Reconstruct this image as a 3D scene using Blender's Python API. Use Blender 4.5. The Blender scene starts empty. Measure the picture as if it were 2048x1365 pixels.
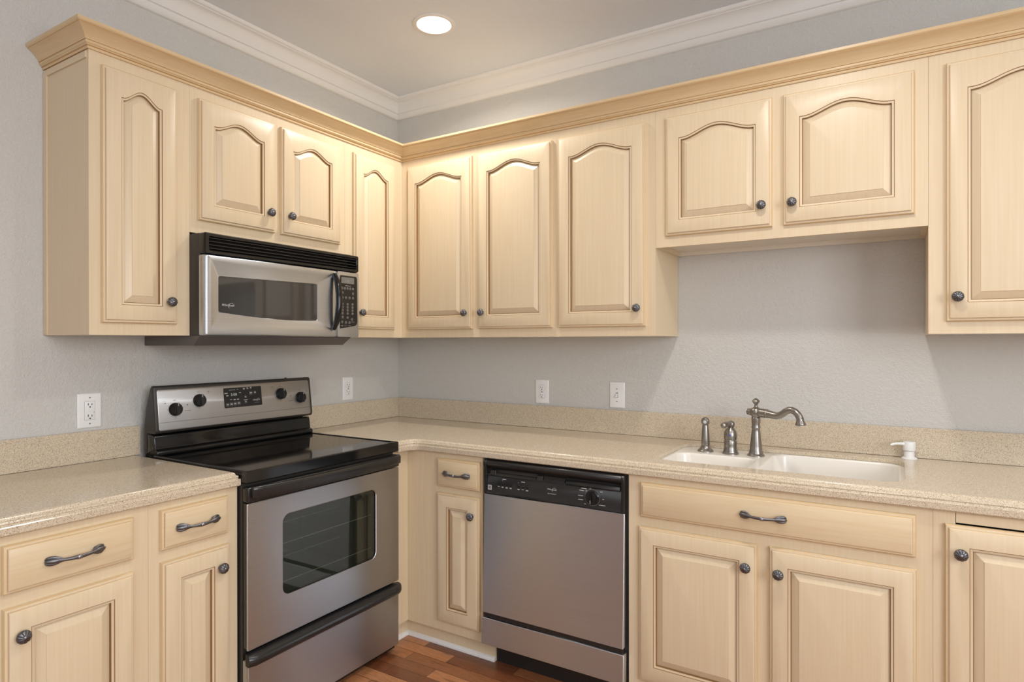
import bpy, bmesh, math, random
from mathutils import Matrix, Vector
from mathutils.geometry import tessellate_polygon
random.seed(7)
S = bpy.context.scene
COL = S.collection
PI = math.pi

# ------------------------------------------------------------------ camera
f_px, yaw, pitch, roll, py = 1250.2652, .5526, -.001, -.0012, -5.0149
CAM = Vector((2.5508, -2.8319, 1.3559))
fw = Vector((-math.sin(yaw)*math.cos(pitch), math.cos(yaw)*math.cos(pitch), math.sin(pitch)))
rt = Vector((math.cos(yaw), math.sin(yaw), 0)); up = rt.cross(fw)
r2 = math.cos(roll)*rt + math.sin(roll)*up
u2 = -math.sin(roll)*rt + math.cos(roll)*up
cd = bpy.data.cameras.new('camera'); cam = bpy.data.objects.new('camera', cd); COL.objects.link(cam)
M4 = Matrix((r2, u2, -fw)).transposed().to_4x4(); M4.translation = CAM
cam.matrix_world = M4
cd.sensor_fit = 'HORIZONTAL'; cd.sensor_width = 36; cd.lens = f_px*36/2048
cd.shift_y = -py/2048; cd.clip_start = .02
S.camera = cam

# ------------------------------------------------------------------ view, world, lights
S.view_settings.view_transform = 'Standard'; S.view_settings.look = 'None'
S.view_settings.gamma = 1.0; S.view_settings.use_curve_mapping = False
S.view_settings.exposure = 0.06
W = bpy.data.worlds.new('sky'); S.world = W; W.use_nodes = True
bg = W.node_tree.nodes['Background']; bg.inputs[0].default_value = (.80, .90, 1.0, 1); bg.inputs[1].default_value = 1.2

XR, YF, ZC = 4.7, -5.2, 2.7889           # right wall, front wall, ceiling

def area(name, loc, rot, sx, sy, power, col, shape='RECTANGLE', spread=PI):
    l = bpy.data.lights.new(name, 'AREA'); l.shape = shape; l.size = sx
    if shape == 'RECTANGLE': l.size_y = sy
    l.energy = power; l.color = col; l.spread = spread
    o = bpy.data.objects.new(name, l); COL.objects.link(o); o.location = loc; o.rotation_euler = rot
    return o
# daylight from the right window; the front one is added to brighten the room
area('added_front_daylight', (3.2, YF-.06, 1.75), (PI/2, 0, 0), 2.4, 1.4, 18, (.97, .985, 1.0))
area('right_window_daylight', (XR+.06, -2.9, 1.82), (PI/2, 0, PI/2), 1.8, 1.3, 72, (.97, .985, 1.0))
# unseen ceiling lamps added as fill (the one in view is built further down)
LAMP = (.779, -.623)
FILL_LAMPS = [(2.30, -1.25, 10), (2.45, -2.6, 4), (2.45, -3.9, 4), (3.9, -1.0, 7), (3.9, -3.2, 5)]
for x, y, watt in FILL_LAMPS:
    area('ceiling_disk_light', (x, y, ZC-.008), (0, 0, 0), .15, .15, watt, (1.0, .95, .89), 'DISK', 2.7)
area('ceiling_disk_light', (LAMP[0], LAMP[1], ZC-.012), (0, 0, 0), .13, .13, 8.0, (1.0, .95, .89), 'DISK', 2.7)

# ------------------------------------------------------------------ materials
def srgb(r, g, b):
    c = [v/255 for v in (r, g, b)]
    return tuple(x/12.92 if x <= .04045 else ((x+.055)/1.055)**2.4 for x in c) + (1,)
class Mat:
    def __init__(s, name, col=(.8, .8, .8, 1), rough=.5, metal=0, **kw):
        s.m = bpy.data.materials.new(name); s.m.use_nodes = True
        s.n = s.m.node_tree.nodes; s.l = s.m.node_tree.links
        s.b = s.n['Principled BSDF']; s.b.inputs['Base Color'].default_value = col
        s.b.inputs['Roughness'].default_value = rough; s.b.inputs['Metallic'].default_value = metal
        for k, v in kw.items(): s.b.inputs[k.replace('_', ' ')].default_value = v
    def node(s, t, **kw):
        n = s.n.new(t)
        for k, v in kw.items(): setattr(n, k, v)
        return n
    def coords(s, scale=(1, 1, 1), rot=(0, 0, 0)):
        g = s.node('ShaderNodeNewGeometry'); mp = s.node('ShaderNodeMapping')
        mp.inputs['Scale'].default_value = scale; mp.inputs['Rotation'].default_value = rot
        s.l.new(g.outputs['Position'], mp.inputs['Vector']); return mp.outputs['Vector']
    def noise(s, vec, scale, detail=3, rough=.5):
        n = s.node('ShaderNodeTexNoise'); n.inputs['Scale'].default_value = scale
        n.inputs['Detail'].default_value = detail; n.inputs['Roughness'].default_value = rough
        s.l.new(vec, n.inputs['Vector']); return n.outputs['Fac']
    def ramp(s, fac, stops, interp='LINEAR'):
        r = s.node('ShaderNodeValToRGB'); r.color_ramp.interpolation = interp
        e = r.color_ramp.elements
        while len(e) < len(stops): e.new(.5)
        for el, (p, c) in zip(e, stops): el.position = p; el.color = c
        s.l.new(fac, r.inputs['Fac']); return r.outputs['Color']
    def mix(s, fac, a, b, mode='MIX'):
        m = s.node('ShaderNodeMix', data_type='RGBA', blend_type=mode)
        for sock, v in ((m.inputs[0], fac), (m.inputs[6], a), (m.inputs[7], b)):
            if hasattr(v, 'is_output'): s.l.new(v, sock)
            else: sock.default_value = v
        return m.outputs[2]
    def bump(s, h, strength, dist=.001):
        b = s.node('ShaderNodeBump'); b.inputs['Strength'].default_value = strength
        b.inputs['Distance'].default_value = dist
        s.l.new(h, b.inputs['Height']); s.l.new(b.outputs['Normal'], s.b.inputs['Normal'])
    def color(s, c): s.l.new(c, s.b.inputs['Base Color'])

def g(v): return (v, v, v, 1)
# cream glazed cabinet paint: fine vertical brush streaks and faint rubbed patches
def cream(name, base, streak, vert=True):
    m = Mat(name, base, .36)
    sc = (60, 60, 1.6) if vert else (3, 3, 60)
    n1 = m.noise(m.coords(sc), 2.2, 4)
    n2 = m.noise(m.coords((1, 1, .5)), 5, 3)
    c = m.mix(m.ramp(n1, [(.32, g(0)), (.75, g(1))]), base, streak)
    c2 = m.mix(m.ramp(n2, [(.5, g(0)), (.8, g(.45))]), c, streak)
    m.color(c2); m.bump(n1, .06, .0006)
    return m.m
CREAM = cream('cream_glazed_paint', srgb(226, 208, 177), srgb(222, 201, 167))
CREAMH = cream('cream_glazed_paint_rail', srgb(225, 205, 171), srgb(219, 196, 158), False)
CREAMC = cream('cream_shade_tinted_molding', srgb(221, 196, 156), srgb(212, 184, 141), False)  # crown's shade and warm bounce put into the paint as tan
GLAZE3 = Mat('tan_edge_glaze', srgb(214, 182, 134), .42).m
GLAZE = Mat('brown_antique_glaze', srgb(148, 112, 70), .5).m
GLAZE2 = Mat('light_antique_glaze', srgb(190, 150, 98), .45).m
MELAMINE = Mat('white_cabinet_underside', srgb(226, 219, 206), .5).m

def plaster(name, col, strength):
    m = Mat(name, col, .75)
    n = m.noise(m.coords(), 165, 3, .6); n2 = m.noise(m.coords(), 62, 2)
    mx = m.node('ShaderNodeMath', operation='ADD'); m.l.new(n, mx.inputs[0]); m.l.new(n2, mx.inputs[1])
    m.bump(mx.outputs[0], strength, .006); return m.m
WALL = plaster('grey_orange_peel_wall', srgb(208, 206, 202), .55)
CEIL = plaster('grey_ceiling_paint', srgb(226, 231, 239), .3)
WHITE = Mat('white_gloss_trim', srgb(232, 230, 228), .35).m
PLASTIC = Mat('white_plastic', srgb(240, 240, 240), .3).m
SLOT = Mat('dark_slot', srgb(40, 38, 36), .6).m

m = Mat('speckled_tan_stone', (.5, .4, .3, 1), .16)
v = m.coords()
a1 = m.noise(v, 420, 2, .6)
vo = m.node('ShaderNodeTexVoronoi'); vo.inputs['Scale'].default_value = 560; m.l.new(v, vo.inputs['Vector'])
vo2 = m.node('ShaderNodeTexVoronoi'); vo2.inputs['Scale'].default_value = 760; m.l.new(v, vo2.inputs['Vector'])
sp = m.node('ShaderNodeSeparateColor'); m.l.new(vo.outputs['Color'], sp.inputs[0])
sp2 = m.node('ShaderNodeSeparateColor'); m.l.new(vo2.outputs['Color'], sp2.inputs[0])
base = m.ramp(a1, [(.3, srgb(190, 173, 148)), (.5, srgb(208, 193, 169)), (.7, srgb(220, 208, 187))])
c = m.mix(m.ramp(sp.outputs[0], [(.0, g(1)), (.055, g(1)), (.056, g(0))], 'CONSTANT'), base, srgb(168, 145, 115))
c = m.mix(m.ramp(sp2.outputs[1], [(.0, g(1)), (.055, g(1)), (.056, g(0))], 'CONSTANT'), c, srgb(122, 105, 84))
c = m.mix(m.ramp(sp2.outputs[0], [(.0, g(0)), (.90, g(0)), (.905, g(1))], 'CONSTANT'), c, srgb(232, 220, 198))
m.color(c); STONE = m.m

ROT = 0.25
def steel(name, col, rough, vert=False, aniso=.5):
    m = Mat(name, col, rough, 1.0)
    sc = (400, 400, 3) if vert else (3, 3, 500)
    n = m.noise(m.coords(sc), 1, 3, .6)
    m.bump(n, .10, .0008)
    m.color(m.mix(m.ramp(n, [(.3, g(0)), (.7, g(1))]), col, tuple(q*.93 for q in col[:3])+(1,)))
    mr = m.node('ShaderNodeMapRange'); mr.inputs[3].default_value = rough-.05; mr.inputs[4].default_value = rough+.08
    m.l.new(n, mr.inputs[0]); m.l.new(mr.outputs[0], m.b.inputs['Roughness'])
    tg = m.node('ShaderNodeTangent', direction_type='RADIAL', axis='Z'); m.l.new(tg.outputs[0], m.b.inputs['Tangent'])
    m.b.inputs['Anisotropic'].default_value = aniso; m.b.inputs['Anisotropic Rotation'].default_value = ROT
    return m.m
STEEL = steel('brushed_stainless_steel', (.62, .655, .70, 1), .36, False, .85)
STEELR = steel('brushed_stainless_range', (.51, .52, .54, 1), .36, False, .85)
STEELL = steel('satin_silver_panel', (.50, .50, .50, 1), .42)
NICKEL = Mat('brushed_nickel', (.33, .31, .285, 1), .30, 1.0).m
PEWTER = Mat('dark_pewter', (.165, .165, .175, 1), .36, .9).m
PEWTERL = Mat('rubbed_pewter', (.34, .34, .36, 1), .3, .9).m
LOUV = Mat('black_louvre', (.075, .073, .070, 1), .22).m
BLACK = Mat('black_gloss_enamel', (.008, .008, .008, 1), .12).m
BLACKM = Mat('black_satin_plastic', (.018, .0175, .0175, 1), .27).m
CHAR = Mat('charcoal_painted_case', (.035, .031, .028, 1), .4).m
CHARL = Mat('warm_grey_vent_hood', (.12, .105, .10, 1), .45).m
GLASSTOP = Mat('black_ceramic_glass', (.010, .009, .009, 1), .07, Specular_IOR_Level=.75).m
SMOKE = Mat('smoked_window_glass', (.040, .040, .038, 1), .05, Specular_IOR_Level=.7, IOR=1.55).m
DARKIN = Mat('oven_interior', (.13, .14, .125, 1), .4).m
RACKD = Mat('dull_rack_wire', (.16, .16, .155, 1), .4).m
RACK = Mat('oven_rack_wire', (.82, .82, .80, 1), .4).m
PANELBLK = Mat('black_control_panel', (.012, .012, .012, 1), .25).m
LETTER = Mat('white_lettering', srgb(205, 205, 203), .5).m
LETTERG = Mat('grey_print', srgb(120, 118, 116), .5).m
LETTERD = Mat('dark_print', srgb(60, 58, 56), .5).m
BUTTON = Mat('key_outline', srgb(150, 150, 148), .5).m
BUTTOND = Mat('key_face', srgb(66, 66, 66), .4).m
LCD = Mat('grey_display', srgb(118, 116, 110), .3).m
m = Mat('lit_clock_digits', srgb(150, 156, 150), .4); m.b.inputs['Emission Color'].default_value = (.6, .75, .65, 1); m.b.inputs['Emission Strength'].default_value = .25; DIGIT = m.m
SINKW = Mat('white_solid_surface', srgb(234, 229, 220), .22).m
BLUE = Mat('blue_emblem', srgb(84, 78, 150), .3).m
RUBBER = Mat('black_rubber', (.01, .01, .01, 1), .7).m
m = Mat('lamp_glow', (1, 1, 1, 1), .5); m.b.inputs['Emission Color'].default_value = (1, .97, .90, 1); m.b.inputs['Emission Strength'].default_value = 6; GLOW = m.m
# oven door pane: tinted, see-through
m = Mat('tinted_oven_glass'); nt = m.m.node_tree
tr = m.node('ShaderNodeBsdfTransparent'); tr.inputs[0].default_value = (.60, .64, .56, 1)
gl = m.node('ShaderNodeBsdfGlossy'); gl.inputs['Roughness'].default_value = .03; gl.inputs[0].default_value = (.9, .9, .9, 1)
lw = m.node('ShaderNodeLayerWeight'); lw.inputs[0].default_value = .5
pw = m.node('ShaderNodeMath', operation='POWER'); pw.inputs[1].default_value = 4; m.l.new(lw.outputs['Facing'], pw.inputs[0])
fr = m.node('ShaderNodeMath', operation='MULTIPLY_ADD'); fr.inputs[1].default_value = .7; fr.inputs[2].default_value = .06; m.l.new(pw.outputs[0], fr.inputs[0])
mx = m.node('ShaderNodeMixShader'); m.l.new(fr.outputs[0], mx.inputs[0]); m.l.new(tr.outputs[0], mx.inputs[1]); m.l.new(gl.outputs[0], mx.inputs[2])
df = m.node('ShaderNodeBsdfDiffuse'); df.inputs[0].default_value = (.10, .11, .09, 1); mx2 = m.node('ShaderNodeMixShader'); mx2.inputs[0].default_value = .10
m.l.new(mx.outputs[0], mx2.inputs[1]); m.l.new(df.outputs[0], mx2.inputs[2]); m.l.new(mx2.outputs[0], m.n['Material Output'].inputs[0]); OVENGLASS = m.m
# oak plank floor, boards running along x
m = Mat('oak_plank_floor', (.3, .15, .07, 1), .32)
v = m.coords((1, 1, 1))
br = m.node('ShaderNodeTexBrick'); br.offset = .37; br.offset_frequency = 2; br.squash = 1
br.inputs['Scale'].default_value = 1; br.inputs['Brick Width'].default_value = .46; br.inputs['Row Height'].default_value = .066
br.inputs['Mortar Size'].default_value = .0011; br.inputs['Mortar Smooth'].default_value = .1; br.inputs['Bias'].default_value = 0
br.inputs['Color1'].default_value = g(0); br.inputs['Color2'].default_value = g(1); br.inputs['Mortar'].default_value = g(.5)
m.l.new(v, br.inputs['Vector'])
spb = m.node('ShaderNodeSeparateColor'); m.l.new(br.outputs['Color'], spb.inputs[0])
tone = m.ramp(spb.outputs[0], [(0, srgb(118, 68, 41)), (.35, srgb(162, 104, 65)), (.65, srgb(180, 117, 75)), (1, srgb(192, 136, 93))])
# shift the grain from board to board
cmb = m.node('ShaderNodeCombineXYZ'); m.l.new(spb.outputs[0], cmb.inputs[1]); 
sc3 = m.node('ShaderNodeVectorMath', operation='MULTIPLY_ADD'); m.l.new(cmb.outputs[0], sc3.inputs[0]); sc3.inputs[1].default_value = (9, 9, 9)
m.l.new(v, sc3.inputs[2])
mp = m.node('ShaderNodeMapping'); mp.inputs['Scale'].default_value = (2.2, 26, 1); m.l.new(sc3.outputs[0], mp.inputs['Vector'])
nz = m.node('ShaderNodeTexNoise'); nz.inputs['Scale'].default_value = 2.4; nz.inputs['Detail'].default_value = 5; nz.inputs['Distortion'].default_value = 1.2; m.l.new(mp.outputs[0], nz.inputs['Vector'])
grain = m.ramp(nz.outputs['Fac'], [(.30, g(.50)), (.45, g(1)), (.52, g(.72)), (.62, g(1)), (.72, g(.66))])
c = m.mix(1.0, tone, grain, 'MULTIPLY')
c = m.mix(br.outputs['Fac'], c, srgb(58, 30, 16)); m.color(c)
m.b.inputs['Coat Weight'].default_value = .25; m.b.inputs['Coat Roughness'].default_value = .2
FLOORM = m.m

# ------------------------------------------------------------------ mesh helpers
def FL(u, w, z): return Vector((w, -u, z))     # left wall: u = distance from the corner, w = out of the wall
def FB(u, w, z): return Vector((u, -w, z))     # back wall
def FW(x, y, z): return Vector((x, y, z))
ORG = {}
class MB:
    def __init__(s, *mats): s.v = []; s.f = []; s.mi = []; s.mats = list(mats)
    def add(s, vs, fs, m=0):
        o = len(s.v); s.v += [Vector(p) for p in vs]
        for k, f in enumerate(fs): s.f.append([o+i for i in f]); s.mi.append(m[k] if isinstance(m, list) else m)
        return s
    def box(s, F, u0, u1, w0, w1, z0, z1, m=0):
        p = [F(u, w, z) for z in (z0, z1) for w in (w0, w1) for u in (u0, u1)]
        return s.add(p, [(0, 1, 3, 2), (4, 6, 7, 5), (0, 4, 5, 1), (2, 3, 7, 6), (0, 2, 6, 4), (1, 5, 7, 3)], m)
    def loops(s, L, m=0, cap0=True, cap1=True, closed=True):
        n = len(L[0]); vs = [p for l in L for p in l]; fs = []; mm = []
        for k in range(len(L)-1):
            mk = m[k] if isinstance(m, list) else m
            for i in range(n if closed else n-1):
                j = (i+1) % n
                fs.append((k*n+i, k*n+j, (k+1)*n+j, (k+1)*n+i)); mm.append(mk)
        m0 = m[0] if isinstance(m, list) else m; m1 = m[-1] if isinstance(m, list) else m
        if cap0: fs.append(tuple(range(n))[::-1]); mm.append(m0)
        if cap1: fs.append(tuple((len(L)-1)*n+i for i in range(n))); mm.append(m1)
        return s.add(vs, fs, mm)
    def poly_holes(s, F, rings, w, m=0, order='uz'):
        flat = [q for r in rings for q in r]
        tris = tessellate_polygon([[Vector((a, b, 0)) for a, b in r] for r in rings])
        P = [F(a, w, b) if order == 'uz' else F(a, b, w) for a, b in flat]
        return s.add(P, [t for t in tris], m)
    def lathe(s, prof, c, ax, n=32, m=0, flute=None):
        ax = Vector(ax).normalized(); a = ax.orthogonal().normalized(); b = ax.cross(a); c = Vector(c)
        o = len(s.v); rings = []
        for r, h in prof:
            if r < 1e-6: s.v.append(c+ax*h); rings.append([len(s.v)-1])
            else:
                ring = []
                for i in range(n):
                    t = 2*PI*i/n; rr, hh = (r, h) if flute is None else flute(r, h, t)
                    s.v.append(c+ax*hh+(a*math.cos(t)+b*math.sin(t))*rr); ring.append(len(s.v)-1)
                rings.append(ring)
        for k in range(len(rings)-1):
            A, B = rings[k], rings[k+1]; mk = m[k] if isinstance(m, list) else m
            for i in range(n):
                j = (i+1) % n
                if len(A) == 1 and len(B) == 1: break
                if len(A) == 1: q = (A[0], B[i], B[j])
                elif len(B) == 1: q = (A[i], A[j], B[0])
                else: q = (A[i], A[j], B[j], B[i])
                s.f.append(list(q)); s.mi.append(mk)
        for ring, mk in ((rings[0], m[0] if isinstance(m, list) else m), (rings[-1], m[-1] if isinstance(m, list) else m)):
            if len(ring) > 1: s.f.append(list(ring)); s.mi.append(mk)
        return s
    def tube(s, pts, rad, n=12, m=0, flat=1.0, closed=False):
        pts = [Vector(p) for p in pts]; N = len(pts)
        if not hasattr(rad, '__len__'): rad = [rad]*N
        L = []; ref = None
        for i in range(N):
            t = (pts[(i+1) % N]-pts[i-1]) if closed else (pts[min(i+1, N-1)]-pts[max(i-1, 0)])
            t.normalize()
            if ref is None: ref = Vector((0, 0, 1)) if abs(t.z) < .9 else Vector((1, 0, 0))
            a = (ref - t*ref.dot(t)).normalized(); b = t.cross(a); ref = a
            L.append([pts[i]+(a*math.cos(2*PI*k/n)*flat+b*math.sin(2*PI*k/n))*rad[i] for k in range(n)])
        if closed: L.append(L[0]); return s.loops(L, m, False, False)
        return s.loops(L, m)
    def text(s, string, size, F, u, z, w, m=0, sx=1, shear=0, align='CENTER'):
        vs, fs = glyphs(string, align)
        return s.add([F(u+sx*(x+shear*y)*size, w, z+y*size) for x, y in vs], fs, m)
    def build(s, name, parent=None, bevel=0, seg=2, smooth=35, origin=None, angle=30):
        me = bpy.data.meshes.new(name)
        if origin is None:
            if parent is not None: origin = ORG[parent.name]
            else:
                lo = [min(v[i] for v in s.v) for i in range(3)]; hi = [max(v[i] for v in s.v) for i in range(3)]
                origin = Vector(((lo[0]+hi[0])/2, (lo[1]+hi[1])/2, lo[2]))
        me.from_pydata([v-origin for v in s.v], [], s.f)
        for mt in s.mats: me.materials.append(mt)
        me.polygons.foreach_set('material_index', s.mi)
        bm = bmesh.new(); bm.from_mesh(me)
        bmesh.ops.recalc_face_normals(bm, faces=bm.faces)
        if bevel:
            ed = [e for e in bm.edges if len(e.link_faces) == 2 and e.calc_face_angle(0) > math.radians(angle)]
            bmesh.ops.bevel(bm, geom=ed, offset=bevel, segments=seg, affect='EDGES', profile=.5, clamp_overlap=True)
        bm.to_mesh(me); bm.free()
        if smooth:
            me.shade_smooth(); me.set_sharp_from_angle(angle=math.radians(smooth))
        o = bpy.data.objects.new(name, me); COL.objects.link(o)
        if parent is not None:
            o.parent = parent; o.location = origin - ORG[parent.name]
        else: o.location = origin
        ORG[o.name] = Vector(origin)
        return o
_G = {}
def glyphs(string, align):
    k = (string, align)
    if k not in _G:
        cu = bpy.data.curves.new('lettering_curve', 'FONT'); cu.body = string; cu.size = 1; cu.align_x = align; cu.resolution_u = 2
        ob = bpy.data.objects.new('lettering_curve', cu); COL.objects.link(ob)
        dg = bpy.context.evaluated_depsgraph_get(); me = bpy.data.meshes.new_from_object(ob.evaluated_get(dg))
        _G[k] = ([(v.co.x, v.co.y) for v in me.vertices], [tuple(p.vertices) for p in me.polygons])
        bpy.data.objects.remove(ob); bpy.data.curves.remove(cu); bpy.data.meshes.remove(me)
    return _G[k]
def rrect(a0, a1, b0, b1, r, n=8):
    P = []
    for cx, cy, t0 in ((a1-r, b1-r, 0), (a0+r, b1-r, PI/2), (a0+r, b0+r, PI), (a1-r, b0+r, 1.5*PI)):
        for k in range(n+1):
            t = t0+PI/2*k/n; P.append((cx+r*math.cos(t), cy+r*math.sin(t)))
    return P
def rect(a0, a1, b0, b1): return [(a1, b1), (a0, b1), (a0, b0), (a1, b0)]
def thing(name, label, cat, loc, group=None):
    o = bpy.data.objects.new(name, None); COL.objects.link(o); o.location = loc; o.empty_display_size = .05
    ORG[o.name] = Vector(loc); return tag(o, label, cat, group)
def tag(o, label, cat, group=None):
    o['label'] = label; o['category'] = cat
    if group: o['group'] = group
    return o
def struct(o): o['kind'] = 'structure'; return o
def dup(src, parent, wloc, rz=0):
    c = src.copy(); COL.objects.link(c); c.parent = parent
    c.location = Vector(wloc)-ORG[parent.name]; c.rotation_euler = (0, 0, rz); ORG[c.name] = Vector(wloc)
    return c
def relabel(o, **kw):
    for k, v in kw.items(): o[k] = v
def sweep(mb, path, prof, m, zmode=True):
    """path: list of (x, y); prof: (outward, z) ; outward = right side of travel"""
    n = len(path); L = []
    for i, p in enumerate(path):
        p = Vector(p)
        d0 = (p-Vector(path[i-1])).normalized() if i else None
        d1 = (Vector(path[i+1])-p).normalized() if i < n-1 else None
        nn = [Vector((d.y, -d.x)) for d in (d0, d1) if d is not None]
        if len(nn) == 2:
            b = (nn[0]+nn[1]).normalized(); b = b/ b.dot(nn[0])
        else: b = nn[0]
        L.append([Vector((p.x+b.x*o, p.y+b.y*o, z)) for o, z in prof])
    k = len(prof)
    vs = [q for l in L for q in l]; fs = []; mm = []
    for i in range(n-1):
        for j in range(k):
            jj = (j+1) % k
            fs.append((i*k+j, i*k+jj, (i+1)*k+jj, (i+1)*k+j)); mm.append(m[j] if isinstance(m, list) else m)
    fs.append(tuple(range(k))); mm.append(0); fs.append(tuple((n-1)*k+j for j in range(k))); mm.append(0)
    mb.add(vs, fs, mm)

# ------------------------------------------------------------------ dimensions
D0, DB, T = .3159, .6336, .020
ZB, ZT, ZS = 1.3843, 2.3137, 1.7478          # wall cabinets: underside, top, underside over the sink
ZCT, ZCB = .9187, .8707                       # worktop top and underside
TOE = .0796

# ------------------------------------------------------------------ room shell
struct(MB(FLOORM).box(FW, -.1, XR+.1, YF-.1, .1, -.06, 0).build('floor', smooth=0))
struct(MB(CEIL).box(FW, -.1, XR+.1, YF-.1, .1, ZC, ZC+.08).build('ceiling', smooth=0))
struct(MB(WALL).box(FW, -.1, 0, YF-.1, 0, 0, ZC).build('wall_left', smooth=0))
struct(MB(WALL).box(FW, -.1, XR+.1, 0, .1, 0, ZC).build('wall_back', smooth=0))
def wall_with_hole(name, F, u0, u1, h):
    b = MB(WALL); a0, a1, c0, c1 = h
    b.box(F, u0, a0, 0, .1, 0, ZC); b.box(F, a1, u1, 0, .1, 0, ZC)
    b.box(F, a0, a1, 0, .1, c1, ZC)
    if c0 > 0: b.box(F, a0, a1, 0, .1, 0, c0)
    return struct(b.build(name, smooth=0))
FR = lambda u, w, z: Vector((XR+w, -u, z))
FF = lambda u, w, z: Vector((u, YF-w, z))
wall_with_hole('wall_front', FF, -.1, XR+.1, (2.0, 4.4, 1.05, 2.45))
wall_with_hole('wall_right', FR, 0, -YF, (2.0, 3.8, .95, 2.45))
def window(name, F, a0, a1, c0, c1, cols):
    b = MB(WHITE); t = .05
    b.box(F, a0, a1, .02, .08, c0, c0+t); b.box(F, a0, a1, .02, .08, c1-t, c1)
    for k in range(cols+1):
        x = a0+(a1-a0-t)*k/cols; b.box(F, x, x+t, .021, .079, c0+t, c1-t)
    return struct(b.build(name, smooth=0))
window('added_window_1', FF, 2.0, 4.4, 1.05, 2.45, 2)  # unseen window added to hold the front light
window('window_2', FR, 2.0, 3.8, .95, 2.45, 2)

# ceiling crown (trim): runs along left and back wall
cp = [(0, 2.686), (.010, 2.686), (.015, 2.690), (.022, 2.704), (.0245, 2.710), (.0245, 2.7135), (.031, 2.716), (.034, 2.722),
      (.0375, 2.736), (.044, 2.749), (.053, 2.759), (.064, 2.766), (.073, 2.768), (.0735, 2.771), (.080, 2.773), (.086, 2.779), (.088, ZC-.0005), (0, ZC-.0005)]
b = MB(WHITE)
sweep(b, [(0, YF), (0, 0), (XR, 0)], cp, 0)
struct(b.build('trim_1', smooth=40))
# white shoe moulding along the toe kicks in the corner
b = MB(WHITE)
sp_ = [(0, .0005), (.013, .0005), (.013, .006), (.0105, .012), (.005, .0165), (0, .018)]
sweep(b, [(.605, -.7475), (.605, -.605), (1.094, -.605)], sp_, 0)
struct(b.build('trim_2', smooth=40))

# ------------------------------------------------------------------ knobs and pulls (shared meshes)
def flute(r, h, t):
    if h > .0160 and r > .004:
        k = math.exp(-(math.sin(5*t)/.30)**2); q = .5*math.exp(-(math.cos(5*t)/.16)**2)
        return r*(1-.045*k+.012*q), h-.0015*k+.0004*q
    return r, h
def knob_mesh():
    b = MB(PEWTER, PEWTERL)
    pr = [(.0085, .0003), (.0085, .003), (.0060, .005), (.0058, .010), (.0085, .0125), (.0145, .0145), (.0170, .0170), (.0173, .0195), (.0165, .0225), (.0145, .0250), (.0120, .0268), (.0090, .0281), (.0060, .0289), (.0030, .0292), (.0022, .0302), (0, .0304)]
    b.lathe(pr, (0, 0, 0), (0, -1, 0), 100, [0]*13+[1, 1], flute)
    o = b.build('knob', origin=Vector((0, 0, 0)), smooth=60)
    me = o.data; bpy.data.objects.remove(o); return me
KNOB = knob_mesh()
def pull_mesh():
    b = MB(PEWTER, PEWTERL)
    n = 17; P = []; R = []
    for i in range(n):
        t = -1+2*i/(n-1); x = t*.045
        P.append((x, -(.0265-.008*t*t), -.0015*(1-t*t))); a = abs(t)
        R.append(.0058-.0014*min(1, a/.6) if a < .75 else .0044+.002*(a-.75)/.25)
    b.tube(P, R, 12)
    b.tube([(-.0055, -.0265, -.0015), (-.0045, -.0265, -.0015), (.0045, -.0265, -.0015), (.0055, -.0265, -.0015)], [.0052, .0066, .0066, .0052], 14, 1)
    for s in (-1, 1):
        b.tube([(s*x, -y, 0) for x, y in ((.036, .021), (.043, .0185), (.052, .0145), (.061, .011), (.068, .009), (.0735, .0072))], [.003, .0052, .0072, .0074, .0058, .0022], 12)
        for q in (-1, 1):
            b.tube([(s*x, -y, q*z) for x, y, z in ((.034, .0205, .001), (.042, .0165, .0045), (.052, .0115, .0078), (.061, .0075, .0085), (.068, .0045, .0068), (.071, .003, .004))], [.002, .0036, .0046, .0046, .0036, .0016], 10)
        b.tube([(s*.050, -.0005, 0), (s*.055, -.010, 0)], [.008, .006], 12)
    o = b.build('pull_handle', origin=Vector((0, 0, 0)), smooth=60)
    me = o.data; bpy.data.objects.remove(o); return me
PULL = pull_mesh()
def fit(mesh, name, F, u, w, z, parent):
    o = bpy.data.objects.new(name, mesh); COL.objects.link(o); o.parent = parent
    p = F(u, w, z); o.location = p-ORG[parent.name]
    if F is FL: o.rotation_euler = (0, 0, PI/2)
    ORG[o.name] = p; return o

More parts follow.
